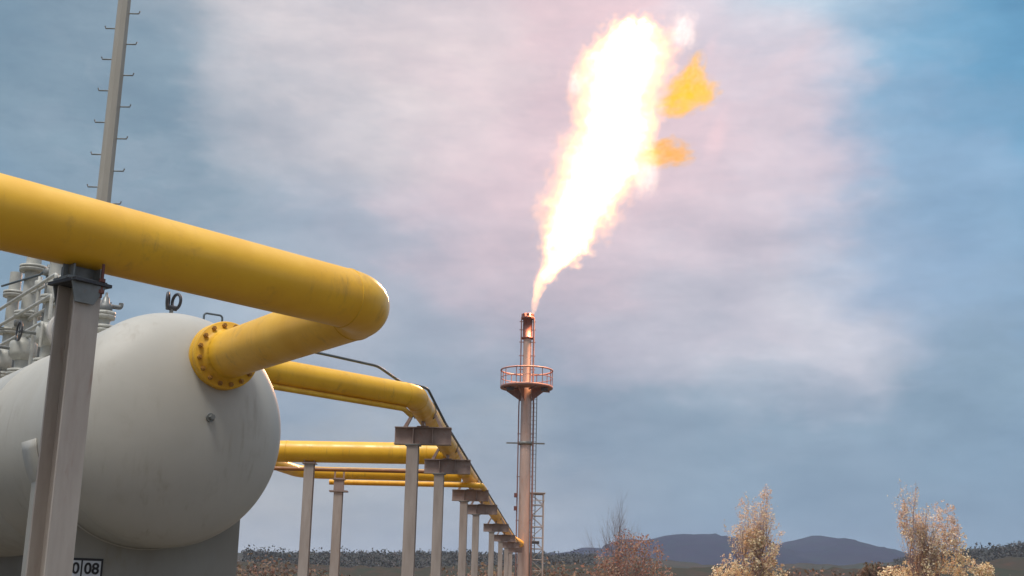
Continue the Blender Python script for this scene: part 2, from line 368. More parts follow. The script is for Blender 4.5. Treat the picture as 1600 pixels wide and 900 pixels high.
# stencilled number plate on the support wall
def on_wall(px, py):   # point on the front face of the near support
    o = Wc - Wa * .53; d = ray(px, py); t = (o - CAM).dot(Wa) / d.dot(Wa); return CAM + d * t
pc = on_wall(133, 889)
np_ = MB().box(pc + Wa * .006, (.012, .36, .22), rzv); npo = obj('number_plate', np_, plateb, ves, 'small black framed plate with white number cells')
mb = MB(); mb.box(pc - Wn * .105 + Wa * .014, (.004, .105, .17), rzv); obj('cell', mb, platew, npo)
mb = MB(); mb.box(pc + Wn * .062 + Wa * .014, (.004, .19, .17), rzv); obj('cell', mb, platew, npo)
def text_mesh(txt, size, origin, name, parent, m, xdir, nrm_, ex=.002):
    cu = bpy.data.curves.new('txt', 'FONT'); cu.body = txt; cu.size = size; cu.align_x = 'CENTER'; cu.align_y = 'CENTER'; cu.extrude = ex
    cu.offset = .004
    to = bpy.data.objects.new('txt', cu); C.objects.link(to); bpy.context.view_layer.update()
    me = to.evaluated_get(bpy.context.evaluated_depsgraph_get()).to_mesh()
    mb = MB(); mb.add([V(origin) + V(xdir) * v.co.x + Z * v.co.y + V(nrm_) * v.co.z for v in me.vertices], [tuple(p.vertices) for p in me.polygons])
    bpy.data.objects.remove(to); bpy.data.curves.remove(cu); return obj(name, mb, m, parent)
text_mesh('0', .16, pc - Wn * .105 + Wa * .019, 'digit', npo, plateb, Wn, Wa)
text_mesh('08', .16, pc + Wn * .062 + Wa * .019, 'digit', npo, plateb, Wn, Wa)
# small fittings on top of the shell
def on_top(d, s=0): return Wc - Wa * d + Wn * s + Z * math.sqrt(VR * VR - s * s)
q = on_top(.42, .05); va = MB().cyl(q - Z * .03, q + Z * .16, .022).lathe(q + Z * .02, Z, [(0, .001), (0, .05), (.03, .05), (.03, .001)], 16)
vo = obj('vent_valve', va, greym, ves)
hub = q + Z * .24
hw = MB().torus(hub - Wn * .05, (Wn + Wa * .5), .085, .018, 24, 8).torus(hub + Wn * .05, (Wn - Wa * .2), .085, .018, 24, 8).cyl(hub - Wn * .06 - Z * .08, hub + Wn * .06 - Z * .08, .03, 10)
obj('handwheel', hw, darkm, vo)
q = on_top(.2, .35)
obj('vent_tube', MB().tube(fillet([q - Z * .05, q + Z * .16, q + Z * .16 + Wn * .22, q + Z * .08 + Wn * .22], .035, 5), .012, 8), wirem, ves)
for d in (1.85,):
    q = on_top(d, .1); m2 = MB().cyl(q - Z * .05, q + Z * .12, .03).box(q + Z * .06, (.3, .05, .03), rzv + .9).cyl(q + Z * .12, q + Z * .22, .015, 8)
    obj('vent_valve', m2, greym, ves)
# lifting lug and handle on the side of the shell
def on_side(d, ang): return Wc - Wa * d - Wn * VR * math.cos(ang) + Z * VR * math.sin(ang)
h0, h1 = on_side(3.0, R(18)), on_side(3.6, R(18)); on = (-Wn * math.cos(R(18)) + Z * math.sin(R(18)))
obj('handle', MB().tube(fillet([h0 - on * .02, h0 + on * .1, h1 + on * .1, h1 - on * .02], .03, 5), .018, 8), darkm, ves)
h2 = on_side(2.1, R(-2)); obj('inspection_port', MB().lathe(h2 - (-Wn) * .03, -Wn, [(0, .05), (.05, .05), (.055, .075), (.075, .075), (.08, .05), (.09, .001)], 24), tankm, ves)

# ---------------------------------------------------------------- thick yellow pipe with a tight bend, bolted to the vessel
PZ = 4.05; PR = .252
P0, P1, Pn = at_h(0, 331, PZ), at_h(584, 477, PZ), at_h(340, 560, PZ)
bdir = (P0 - P1).normalized(); far = P1 + bdir * 9.0
sN = (Pn - Wc).dot(Wn); hd = on_head(sN, PZ); tN = (hd - Wc).dot(Wa)
line = lambda d: V((Wc.x, Wc.y, 0)) + Wn * sN + Z * PZ + Wa * d
ml = thing('pipe', 'thick yellow pipe with a tight U bend bolted to the domed tank end', 'pipe', (P1.x, P1.y, 0))
path = fillet([line(tN + .16), P1, far], .42, 20)
long = [path[-2] + (path[-1] - path[-2]) * k / 12 for k in range(1, 12)]
mb = MB().tube(path[:-1] + long + [path[-1]], PR, 64)
obj('pipe_run', mb, yellow, ml)
for q, d in ((path[1], Wa), (path[21], bdir), (P1 + bdir * 5.2, bdir)):
    obj('weld_seam', MB().torus(q, d, PR - .001, .007, 64, 6), yellow2, ml)
fo = line(tN - .16)
fl = obj('flange', MB().lathe(fo, Wa, [(0, PR + .03), (.18, PR + .03), (.18, PR + .098), (.19, PR + .11), (.255, PR + .11), (.265, PR + .098), (.265, .1)], 64), yellow2, ml)
fl2 = obj('flange', MB().lathe(fo, Wa, [(.272, .1), (.272, PR + .098), (.28, PR + .11), (.345, PR + .11), (.355, PR + .098), (.355, PR + .035), (.42, PR), (.46, PR)], 64), yellow2, ml)
for k in range(16):
    th = 2 * math.pi * (k + .5) / 16; q = fo + Wn * math.cos(th) * (PR + .064) + Z * math.sin(th) * (PR + .064)
    obj('bolt', MB().cyl(q + Wa * .15, q + Wa * .40, .014, 8).cyl(q + Wa * .355, q + Wa * .385, .025, 6, False), boltm, fl2)

# ---------------------------------------------------------------- steel column carrying the thick pipe
def along(px):   # point of the pipe's centre line seen at this x
    best = None
    for k in range(900):
        p = P1 + bdir * (k * .01); v = p - CAM; x = 800 + F_PX * v.dot(RT) / v.dot(FW)
        if best is None or abs(x - px) < best[0]: best = (abs(x - px), p)
    return best[1]
cp = along(134); cz = 3.66; crz = R(-36)
co_ = thing('support_column', 'tall weathered steel column under the thick yellow pipe, beside the tank', 'column', (cp.x, cp.y, 0), crz)
mb = MB(); hbeam(mb, (cp.x, cp.y, .02), cz, .205, .215, .016, crz); obj('column', mb, galv, co_)
obj('cap_plate', MB().box((cp.x, cp.y, cz + .012), (.32, .30, .024), crz), darkm, co_, bevel=.003)
obj('base_plate', MB().box((cp.x, cp.y, .012), (.4, .4, .024), crz), greym, co_)
brz = math.atan2(bdir.y, bdir.x)
sh = MB().box((cp.x, cp.y, cz + .034), (.30, .2, .02), brz).box((cp.x, cp.y, cz + .09), (.28, .014, .13), brz)
for s in (-.1, .1): sh.box((cp.x + bdir.x * s, cp.y + bdir.y * s, cz + .085), (.012, .17, .1), brz)
obj('pipe_shoe', sh, greym, co_)
side = V((-bdir.y, bdir.x, 0))
for s in (-1, 1):
    q = V((cp.x, cp.y, cz)) + side * .125 * s
    obj('bracket', MB().prism([q + bdir * -.14 + Z * .02, q + bdir * .14 + Z * .02, q + bdir * .10 - Z * .14, q + bdir * -.04 - Z * .14], side * .012), greym, co_)
cl = MB(); n_ = 28
arc = [V((cp.x, cp.y, PZ)) + bdir * .07 + (side * math.cos(R(200 + 140 * k / n_)) + Z * math.sin(R(200 + 140 * k / n_))) * (PR + .012) for k in range(n_ + 1)]
for s in (-1, 1):
    q = V((cp.x, cp.y, cz)) + side * s * .13 + bdir * -.09
    cl.cyl(q - Z * .08, q + Z * .16, .011, 8).cyl(q + Z * .03, q + Z * .055, .024, 6, False).cyl(q - Z * .05, q - Z * .025, .024, 6, False)
obj('clamp', cl, tipm, co_)

# ---------------------------------------------------------------- valves and short lines standing on the far part of the vessel
mt = on_top(4.3); mf = thing('valve_manifold', 'pale greenish grey upright pipes, flanges and valves behind the weathered column', 'pipework', (mt.x, mt.y, 4.49))
def riser(d, s, r, h, fz, m=valvem):
    q = on_top(d, s); o = obj('riser', MB().cyl(q - Z * .05, q + Z * h, r, 20), m, mf)
    for z in fz: obj('flange', MB().lathe(q + Z * z, Z, [(0, r), (0, r * 1.75), (.035, r * 1.8), (.045, r * 1.8), (.05, r * 1.0)], 24).lathe(q + Z * (z + .055), Z, [(0, r), (0, r * 1.8), (.04, r * 1.8), (.04, r)], 24), m, o)
    return q
qa = riser(4.95, 0, .10, 2.0, (.1, 1.02, 1.75)); qb = riser(6.2, 0, .11, 2.0, (.12, 1.0, 1.72)); qc = riser(7.15, 0, .09, 1.9, (.2, .9, 1.5)); 
qe = riser(2.75, .05, .075, .5, (.06, .24, .42), valvem)
for q, h, r in ((qa, .55, .19), (qb, .52, .21), (qc, .5, .17)):
    vb = MB().lathe(q + Z * (h - .17), Z, [(0, r * .55), (.06, r * .95), (.12, r), (.22, r), (.28, r * .95), (.34, r * .55)], 20)
    vo = obj('valve_body', vb, valvem, mf)
    e = q + Z * h - Wn * (r + .22); obj('valve_stem', MB().cyl(q + Z * h, e, .025, 10), greym, vo)
    obj('handwheel', MB().torus(e, Wn, .13, .014, 24, 6).box(e, (.25, .014, .014), rzv).box(e, (.014, .014, .25), rzv), darkm, vo)
hp0 = qb + Z * .52; hp1 = qa + Z * .52
obj('cross_pipe', MB().cyl(hp0 + Z * .45 - Wa * .7, hp1 + Z * .45 + Wa * .25, .035, 12).cyl(hp0 + Z * .88 - Wa * .7, hp1 + Z * .82 + Wa * .1, .022, 10), valvem, mf)
bw = on_top(4.1, .1)
obj('horizontal_drum', MB().cyl(bw + Z * .58 - Wa * .75, bw + Z * .58 + Wa * .9, .2, 32).lathe(bw + Z * .58 - Wa * .5, Wa, [(0, .2), (0, .24), (.05, .24), (.05, .2)], 32), whitem, mf)
obj('cable', MB().tube([qb + Z * 1.55 - Wn * .3 - Wa * .5, qb + Z * 1.6 + Wa * .4, qa + Z * 1.62 + Wa * .1, qa + Z * 2.0 + Wa * .35], .018, 8), wirem, mf)
q = qe + Z * .5
sv = obj('safety_valve', MB().lathe(q, Z, [(0, .07), (.04, .09), (.1, .09), (.13, .05), (.2, .04), (.22, .02), (.27, .015)], 20), greym, mf)
obj('outlet', MB().tube(fillet([q + Z * .1, q + Z * .1 + Wn * .2, q + Z * .16 + Wn * .2], .03, 5), .03, 12), greym, sv)
for (h, a0_, b0_) in ((1.02, -.9, .5), (.68, -.6, .2), (1.3, -1.2, .6)):
    u0, u1 = qb + Z * h - Wa * -a0_ - Wn * .16, qa + Z * h + Wa * b0_ - Wn * .16
    obj('cross_pipe', MB().tube(fillet([qc + Z * h - Wn * .16 + Wa * a0_, u1, u1 - Z * .35], .05, 4), .026, 10), valvem, mf)
for (q0, dd_, hh) in ((qa, .35, 1.25), (qa, -.4, 1.5), (qb, .45, 1.4), (qb, -.45, .95), (qe, -.35, .5)):
    e = q0 + Wa * dd_; m2 = MB().cyl(e - Z * .1, e + Z * hh, .03, 10).cyl(e + Z * hh * .5, q0 + Z * hh * .5, .022, 8)
    m2.lathe(e + Z * hh, Z, [(0, .001), (0, .06), (.02, .07), (.09, .07), (.11, .03), (.16, .03), (.16, .001)], 14)
    obj('instrument_line', m2, greym if dd_ < 0 else valvem, mf)
bx = qc + Z * .15 - Wn * .2; obj('junction_box', MB().box(bx, (.3, .2, .34), rzv), darkm, mf, bevel=.01)

# ---------------------------------------------------------------- mast with step bolts
p_ = at_d(163, 300, 20); mx_ = V((p_.x, p_.y, 0))
ms = thing('mast', 'tall slim faceted steel mast with step bolts rising out of frame behind the thick pipe', 'mast', mx_)
obj('pole', MB().tube([mx_, mx_ + Z * 8, mx_ + Z * 16], [.15, .125, .098], 8, True, False), polem, ms)
obj('base_plate', MB().box(mx_ + Z * .015, (.6, .6, .03)), greym, ms)
k = 0; z = 2.4
while z < 15.6:
    s = 1 if k % 2 else -1; r_ = .15 - .0032 * z; q = mx_ + Z * z + V((s * (r_ - .03), 0, 0))
    obj('step_bolt', MB().tube([q, q + V((s * .19, 0, 0)), q + V((s * .205, 0, .045))], .012, 6), greym, ms)
    z += .29; k += 1

# ---------------------------------------------------------------- pipe rack running back to the flare
RA, RB = V((-1.78, 25.91, 5.05)), V((-.5, 59.22, 5.05)); rd = (RB - RA); rd.z = 0; slope = rd.x / rd.y; rd.normalize()
def rk(Y): return V((RA.x + (Y - RA.y) * slope, Y, 0))
rzr = -math.atan(slope)
HZ_ = 5.40
def make_support():
    p = rk(25.91); t = thing('rack_support', '', 'pipe support', p, rzr)
    ax = V((math.cos(rzr), math.sin(rzr), 0)); ay = V((-math.sin(rzr), math.cos(rzr), 0)); T = 5.05; H = .36
    m = MB(); hbeam(m, p - ax * .2 + Z * .02, T - H, .24, .24, .016, rzr + math.pi / 2); obj('post', m, postm, t)
    m = MB(); m.box(p + Z * (T - .009), (1.18, .22, .018), rzr).box(p + Z * (T - H + .009), (1.18, .22, .018), rzr).box(p + Z * (T - H / 2), (1.18, .014, H - .036), rzr)
    for s in (-.45, -.2, .2, .45): m.box(p + ax * s - ay * .052 + Z * (T - H / 2), (.012, .09, H - .04), rzr) if abs(s) == .2 else None
    obj('beam', m, beamm, t)
    m = MB(); m.box(p + Z * (T + .055), (.06, .3, .11), rzr).box(p + Z * (T + .008), (.24, .3, .014), rzr)
    for s in (-1, 1): m.prism([p + ax * (s * .42) + Z * T - ay * .05, p + ax * (s * .34) + Z * T - ay * .05, p + ax * (s * .2) + Z * (T + .28) - ay * .05, p + ax * (s * .25) + Z * (T + .3) - ay * .05], ay * .1)
    obj('pipe_cradle', m, beamm, t)
    obj('end_plate', MB().box(p - ax * .2 + Z * (T - H - .012), (.32, .3, .022), rzr), greym, t)
    obj('u_clamp', MB().tube([p + ay * .09 + Z * HZ_ + ax * (math.cos(R(a)) * .247) + Z * (math.sin(R(a)) * .247) for a in range(-40, 221, 13)], .012, 6), greym, t)
    obj('base_plate', MB().box(p - ax * .2 + Z * .01, (.4, .4, .02), rzr), greym, t)
    return t
labs = ['nearest and largest T shaped pipe rack support, where the high yellow pipe bends onto it',
        'second nearest pipe rack support, beam just right of and below the largest one',
        'third pipe rack support back, its beam where the lowest yellow pipes reach the rack',
        'fourth pipe rack support back, close behind the third one',
        'fifth pipe rack support back, with a clear gap before it',
        'sixth pipe rack support back, between the fifth and the small ones at the flare',
        'seventh pipe rack support back, low and small just left of the flare stack',
        'last and farthest pipe rack support, right against the foot of the flare stack']
s0 = make_support()
for i, Y in enumerate((25.91, 31.98, 40.89, 47.27, 59.22, 69.1, 77.5, 84.8)):
    o = s0 if i == 0 else copy_tree(s0)
    o.location = rk(Y); o['label'] = labs[i]; o['group'] = 'supports of the pipe rack leading to the flare'

HZ = 5.40; HR = .235
e2 = rk(24.0) + Z * HZ; dh = V((math.sin(R(43.5)), math.cos(R(43.5)), 0)); st2 = e2 - dh * 6.5
hp = thing('pipe', 'high yellow pipe leaving the tank and bending onto the rack that leads to the flare', 'pipe', (e2.x, e2.y, 0))
endp = rk(86.0) + Z * HZ
pth = fillet([st2, e2, rk(80) + Z * HZ, V((1.0, 87.9, HZ))], [.7, 1.0], 12)
pp = [pth[0]]
for a, b_ in zip(pth[:-1], pth[1:]):
    n = max(1, int((b_ - a).length / 3)); pp += [a + (b_ - a) * k / n for k in range(1, n + 1)]
obj('pipe_run', MB().tube(pp, HR, 40), yellow, hp)
for q, d in ((pth[1], dh), (pth[13], rd), (rk(33) + Z * HZ, rd), (rk(45) + Z * HZ, rd)): obj('weld_seam', MB().torus(q, d, HR, .006, 40, 6), yellow2, hp)
# smaller line strapped under the high pipe
un = MB().tube(fillet([st2 - Z * (HR + .05) - dh.cross(Z) * -.12, e2 - Z * (HR + .05) - dh * .3 - dh.cross(Z) * -.05, rk(24.6) + Z * (HZ - HR - .05) + V((-.12, 0, 0))], .3, 8), .05, 14)
obj('tracer_line', un, yellow2, hp)
# thin conduit looping over the bend and running down the right side of the rack
cA = at_h(505, 553, 5.86); cB = at_h(590, 572, 5.86); cC = at_h(618, 596, 5.68)
cd_ = thing('conduit', 'thin dark grey conduit arching over the high yellow pipe and down the rack edge', 'conduit', (cB.x, cB.y, 0))
lane = lambda Y, z: rk(Y) + V((.47, 0, z))
pts = fillet([cA - dh * 3, cA, cB, cC + dh * .15, rk(24.3) + V((.22, 0, 5.62)), lane(25.6, 5.13), lane(32, 5.13), lane(60, 5.13), lane(84, 5.13)], [2.5, .9, .25, .25, .4, .1, .1], 8)
obj('conduit_run', MB().tube(pts, .026, 10), wirem, cd_)
sv2 = at_h(627, 655, 5.2)
# ---------------------------------------------------------------- side branch pipes
def branch(label, pts, r, rad, m=yellow, seg=36, extra=None):
    pts = [V(p) for p in pts]; t = thing('pipe', label, 'pipe', (pts[-1].x, pts[-1].y, 0))
    f = fillet(pts, rad, 10) if len(pts) > 2 else pts
    obj('pipe_run', MB().tube(f, r, seg), m, t); return t, f
j3 = rk(33.2) + Z * 5.33
t3, f3 = branch('thick yellow branch pipe, upper one of those meeting the rack just behind its second support', [V((-10.5, 33.6, 5.33)), j3 + V((-.18, 0, 0))], .285, .3)
for x in (-2.15, -5.9): obj('weld_seam', MB().torus((x, 33.2 + (-1.6 - x) * .045, 5.33), (1, -.045, 0), .285, .01, 36, 6), yellow2, t3)
j4 = rk(38.2) + Z * 5.24
t4, f4 = branch('slim yellow branch pipe just under the thick branch, carried by the post with a collar', [at_h(330, 690, 5.22), at_h(470, 738, 5.22), j4 + V((-.1, -.1, -.02))], .18, .8)
t5, f5 = branch('thinnest yellow line, lowest of the branch pipes reaching the rack', [V((at_h(505, 749, 4.96).x, 38.6, 5.0)), V((j4.x + .5, 38.6, 5.0)), V((j4.x + .56, 41.5, 5.12))], .08, .35, yellow2)
t6, f6 = branch('brown strip standing for the shade and pipe edges between the thick and slim yellow branch pipes', [V((-9.5, 34.6, 4.99)), V((-2.0, 34.6, 4.99))], .055, .3, brown_shade)  # added strip: its brown colour paints the shade and edges under the thick branch

def post(label, x, Y, top, collar):
    t = thing('pipe_post', label, 'pipe support', (x, Y, 0), 0, 'single posts under the yellow branch pipes')
    m = MB(); hbeam(m, (x, Y, .02), top, .25, .25, .018, math.pi / 2); obj('post', m, postm, t)
    obj('cap_plate', MB().box((x, Y, top + .01), (.36, .34, .02)), beamm, t)
    obj('base_plate', MB().box((x, Y, .01), (.45, .45, .02)), greym, t)
    m = MB()
    for s in (-1, 1): m.box((x + s * .13, Y, top + .14), (.02, .25, .24))
    m.box((x, Y, top + .035), (.28, .22, .03)); obj('pipe_cradle', m, beamm, t)
    if collar: obj('collar', MB().box((x, Y, top - .33), (.52, .34, .04)).box((x, Y, top - .15), (.27, .27, .3)), beamm, t)
pa = at_h(484, 725, 5.0); pb = at_h(530, 752, 4.86)
post('plain single post left of the collared post, under the thick yellow branch pipe', pa.x, pa.y, 5.0, False)
post('single post with a dark collar near its top, under the slim yellow branch pipe', pb.x, pb.y, 4.9, True)

# ---------------------------------------------------------------- flare stack
SX, SY, ST = 1.19, 88.0, 21.65
fs = thing('flare_stack', 'tall slim flare stack with a round platform, burning flame at its tip', 'flare stack', (SX, SY, 0))
B = V((SX, SY, 0))
obj('stack_shaft', MB().tube([B, B + Z * 5, B + Z * 16.2, B + Z * 16.4, B + Z * 19.85], [.44, .41, .38, .31, .29], 40), stackm, fs)
tp = obj('burner_tip', MB().lathe(B + Z * 19.85, Z, [(0, .28), (0, .40), (.12, .42), (.14, .34), (1.45, .34), (1.5, .46), (1.62, .48), (1.64, .40), (1.85, .42), (1.85, .34), (1.3, .30)], 32), tipm, fs)
for k in range(8):
    th = 2 * math.pi * k / 8; q = B + V((math.cos(th), math.sin(th), 0)) * .44
    obj('wind_fin', MB().box(q + Z * 21.5, (.04, .22, .36), th), tipm, tp)
for s, r_ in ((-1, .045), (1, .06)):
    q = B + V((s * .52, -.15, 0)); q2 = B + V((s * .45, -.15, 0))
    m = MB().tube([q + Z * .3, q + Z * 15, q2 + Z * 16.8, q2 + Z * 21.4], r_, 12)
    for z in (4, 7, 10, 13, 17.6, 18.6, 19.6, 20.5, 21.1): m.box(B + V((s * .43, -.15, z)), (.32, .06, .05))
    obj('pilot_line', m, platm, fs)
pz = 16.25; PRAD = 1.86
plf = MB().lathe(B + Z * pz, Z, [(0, .43), (0, PRAD), (.02, PRAD + .02), (.16, PRAD + .02), (.17, PRAD), (.07, PRAD - .02), (.07, .43)], 48)
pf = obj('platform', plf, platm, fs)
m = MB()
for k in range(8):
    th = 2 * math.pi * (k + .5) / 8; u = V((math.cos(th), math.sin(th), 0))
    m.prism([B + u * .40 + Z * (pz - .9) - u.cross(Z) * .03, B + u * .40 + Z * (pz - .02) - u.cross(Z) * .03, B + u * 1.55 + Z * (pz - .02) - u.cross(Z) * .03, B + u * 1.5 + Z * (pz - .14) - u.cross(Z) * .03], u.cross(Z) * .06) if k % 2 else m.cyl(B + u * .45 + Z * (pz - .08), B + u * 1.8 + Z * (pz - .08), .06, 8)
obj('bracket', m, platm, pf)
rl = MB(); rl.torus(B + Z * (pz + 1.3), Z, PRAD - .02, .055, 56, 8)
rl.torus(B + Z * (pz + .75), Z, PRAD - .02, .028, 56, 6)
for k in range(12):
    th = 2 * math.pi * (k + .2) / 12; u = V((math.cos(th), math.sin(th), 0)) * (PRAD - .02); rl.cyl(B + u + Z * (pz + .1), B + u + Z * (pz + 1.3), .03, 8)
obj('railing', rl, platm, pf)
for dx in (-1.15, 1.25): obj('flood_lamp', MB().box(B + V((dx, -.9, pz - .18)), (.5, .3, .22)).cyl(B + V((dx, -.9, pz)), B + V((dx, -.9, pz - .1)), .04, 8), darkm, pf, bevel=.03)
obj('cross_arm', MB().box(B + V((0, -.1, 12.35)), (2.7, .1, .1)).lathe(B + Z * 12.25, Z, [(0, .44), (0, .52), (.2, .52), (.2, .44)], 24), greym, fs)
m = MB()
for s in (-1, 1): m.cyl(B + V((s * .2 + .55, .1, .3)), B + V((s * .2 + .55, .1, 16.1)), .03, 6)
z = .5
while z < 16.1: m.cyl(B + V((.35, .1, z)), B + V((.75, .1, z)), .016, 6); z += .3
obj('ladder', m, greym, fs)
for z in (8.2, 9.1): obj('junction_box', MB().box(B + V((-.62, -.3, z - .4)), (.22, .2, .3)), tipm, fs, bevel=.02)

# open scaffold beside the stack
t0 = at_d(838, 880, 88.4); tw = thing('scaffold_tower', 'slender pale scaffold tower standing right beside the foot of the flare stack', 'tower', (t0.x, t0.y, 0))
tb = V((t0.x, t0.y, 0)); m = MB(); TH = 8.9
for x in (-.42, .42):
    for y in (-.42, .42): m.cyl(tb + V((x, y, 0)), tb + V((x, y, TH)), .05, 8)
obj('upright', m, postm, tw); m = MB(); z = .6; k = 0
while z < TH:
    for y in (-.42, .42): m.cyl(tb + V((-.42, y, z)), tb + V((.42, y, z)), .028, 6); m.cyl(tb + V((-.42 if k % 2 else .42, y, z)), tb + V((.42 if k % 2 else -.42, y, min(z + .75, TH))), .02, 6)
    for x in (-.42, .42): m.cyl(tb + V((x, -.42, z)), tb + V((x, .42, z)), .028, 6)
    z += .75; k += 1
obj('lattice', m, postm, tw)
obj('top_rail', MB().box(tb + Z * (TH + .02), (1.1, 1.0, .05)).box(tb + V((0, -.5, TH - .5)), (1.0, .04, .05)), postm, tw)
obj('lamp_box', MB().box(tb + V((-.1, -.5, TH * .62)), (.55, .2, .2)), darkm, tw, bevel=.03)

# ---------------------------------------------------------------- flame
FY = 88.0
PROF = [(489, 829, 836), (472, 830, 842), (455, 832, 850), (440, 834, 862), (420, 838, 884), (402, 843, 908), (380, 845, 935), (350, 841, 952), (320, 843, 977), (300, 852, 992), (280, 857, 1006), (260, 860, 1020),
        (240, 872, 1024), (220, 886, 1027), (200, 896, 1030), (160, 890, 1034), (130, 892, 1040), (100, 898, 1052), (80, 912, 1054), (60, 936, 1050), (45, 955, 1040), (36, 975, 1030), (31, 995, 1015)]
fl_ = thing('flame', 'huge white hot gas flame leaning right from the top of the flare stack', 'flame', (SX, SY, ST))
prof = []
for y, xa, xb in PROF:
    a, b_ = at_d(xa, y, FY), at_d(xb, y, FY); prof.append(((a.z + b_.z) / 2 - ST, (a.x + b_.x) / 2 - SX, abs(b_.x - a.x) / 2 * .92))
zt = prof[-1][0] + .3
mb = MB(); seg = 32; vs = []; rings = [(-.05, prof[0][1], .15)] + prof + [(zt + .6, prof[-1][1], .3)]
for z, cx, r_ in rings:
    rr = r_ * 1.5 + min(1.1, .3 + r_ * .5) if 0 < z <= zt else r_
    vs += [V((SX + cx + rr * math.cos(2 * math.pi * k / seg), SY + rr * math.sin(2 * math.pi * k / seg), ST + z)) for k in range(seg)]
n = len(rings)
mb.add(vs, [(i * seg + k, i * seg + (k + 1) % seg, (i + 1) * seg + (k + 1) % seg, (i + 1) * seg + k) for i in range(n - 1) for k in range(seg)] + [tuple(range(seg))[::-1], tuple(range((n - 1) * seg, n * seg))], True)

def curve_node(g, fac, pts, lo, hi):
    o = g.n('ShaderNodeFloatCurve'); c = o.mapping.curves[0]
    pts = [(p[0], (p[1] - lo) / (hi - lo)) for p in pts]
    c.points[0].location = pts[0]; c.points[1].location = pts[-1]
    for p in pts[1:-1]: c.points.new(*p)
    for p in c.points: p.handle_type = 'AUTO_CLAMPED'
    o.mapping.update(); g.l(fac, o.inputs['Value']); return g.m('MULTIPLY_ADD', o.outputs[0], hi - lo, lo)
def vol_out(g, dens, emit_col, emit_str, absorb=(.05, .12, .25)):
    # absorbing, glowing gas: emission is scaled with the density, so thick parts saturate and thin parts let the sky through
    em = g.n('ShaderNodeEmission'); g.l(emit_col, em.inputs[0]); g.l(emit_str, em.inputs[1])
    ab = g.n('ShaderNodeVolumeAbsorption'); ab.inputs[0].default_value = (*absorb, 1); g.l(dens, ab.inputs[1])
    ad = g.n('ShaderNodeAddShader'); g.l(em.outputs[0], ad.inputs[0]); g.l(ab.outputs[0], ad.inputs[1])
    g.l(ad.outputs[0], g.n('ShaderNodeOutputMaterial').inputs['Volume'])
fm = bpy.data.materials.new('burning_gas'); fm.use_nodes = True; g = NT(fm.node_tree)
co = g.n('ShaderNodeTexCoord').outputs['Object']
sp_ = g.n('ShaderNodeSeparateXYZ'); g.l(co, sp_.inputs[0])
zz = g.m('DIVIDE', sp_.outputs[2], zt, clamp=True)
rad = curve_node(g, zz, [(max(0, p[0] / zt), p[2]) for p in prof], 0, 4.2)
wa = g.vm('SUBTRACT', g.noise(co, .42, 4, .6, 1), (.5, .5, .5)).outputs[0]
wb = g.vm('SUBTRACT', g.noise(co, 1.15, 4, .6, 1), (.5, .5, .5)).outputs[0]
amp = g.m('MINIMUM', g.m('MULTIPLY', rad, 1.0), 1.6)
wa2 = g.vm('SCALE', wa); g.l(g.m('MULTIPLY', amp, 2.3), wa2.inputs[3]); wb2 = g.vm('SCALE', wb); g.l(g.m('MULTIPLY', amp, 2.3), wb2.inputs[3])
wp = g.vm('ADD', g.vm('ADD', co, wa2.outputs[0]).outputs[0], wb2.outputs[0]).outputs[0]
s2 = g.n('ShaderNodeSeparateXYZ'); g.l(wp, s2.inputs[0])
z2 = g.m('DIVIDE', s2.outputs[2], zt, clamp=True)
cx2 = curve_node(g, z2, [(max(0, p[0] / zt), p[1]) for p in prof], -1, 10); r2 = curve_node(g, z2, [(max(0, p[0] / zt), p[2]) for p in prof], 0, 4.2)
dx = g.m('SUBTRACT', s2.outputs[0], cx2)
dd = g.m('SQRT', g.m('ADD', g.m('MULTIPLY', dx, dx), g.m('MULTIPLY', s2.outputs[1], s2.outputs[1])))
d = g.m('DIVIDE', dd, g.m('MAXIMUM', r2, .05))
mask = g.m('MULTIPLY', g.ss(d, 1.22, .78), g.ss(s2.outputs[2], zt + .25, zt - .2))
hot = g.m('MULTIPLY', g.ss(d, .90, .12), g.ss(sp_.outputs[2], .6, 6.5))
colf = g.ramp(hot, [(0, (1, .50, .22)), (.2, (1, .70, .26)), (.5, (1, .86, .50)), (1, (1, .97, .92))])
stren = g.m('MULTIPLY', g.m('MULTIPLY', mask, g.m('MULTIPLY_ADD', hot, 2.4, .42)), g.ss(sp_.outputs[2], 0, 5.5, 5.0, 1.0))
vol_out(g, g.m('MULTIPLY', g.m('MULTIPLY_ADD', hot, .8, .2), g.m('MULTIPLY', mask, g.ss(sp_.outputs[2], 0, 5.5, 3.0, .8))), colf, stren)
core = obj('flame_body', mb, fm, fl_)

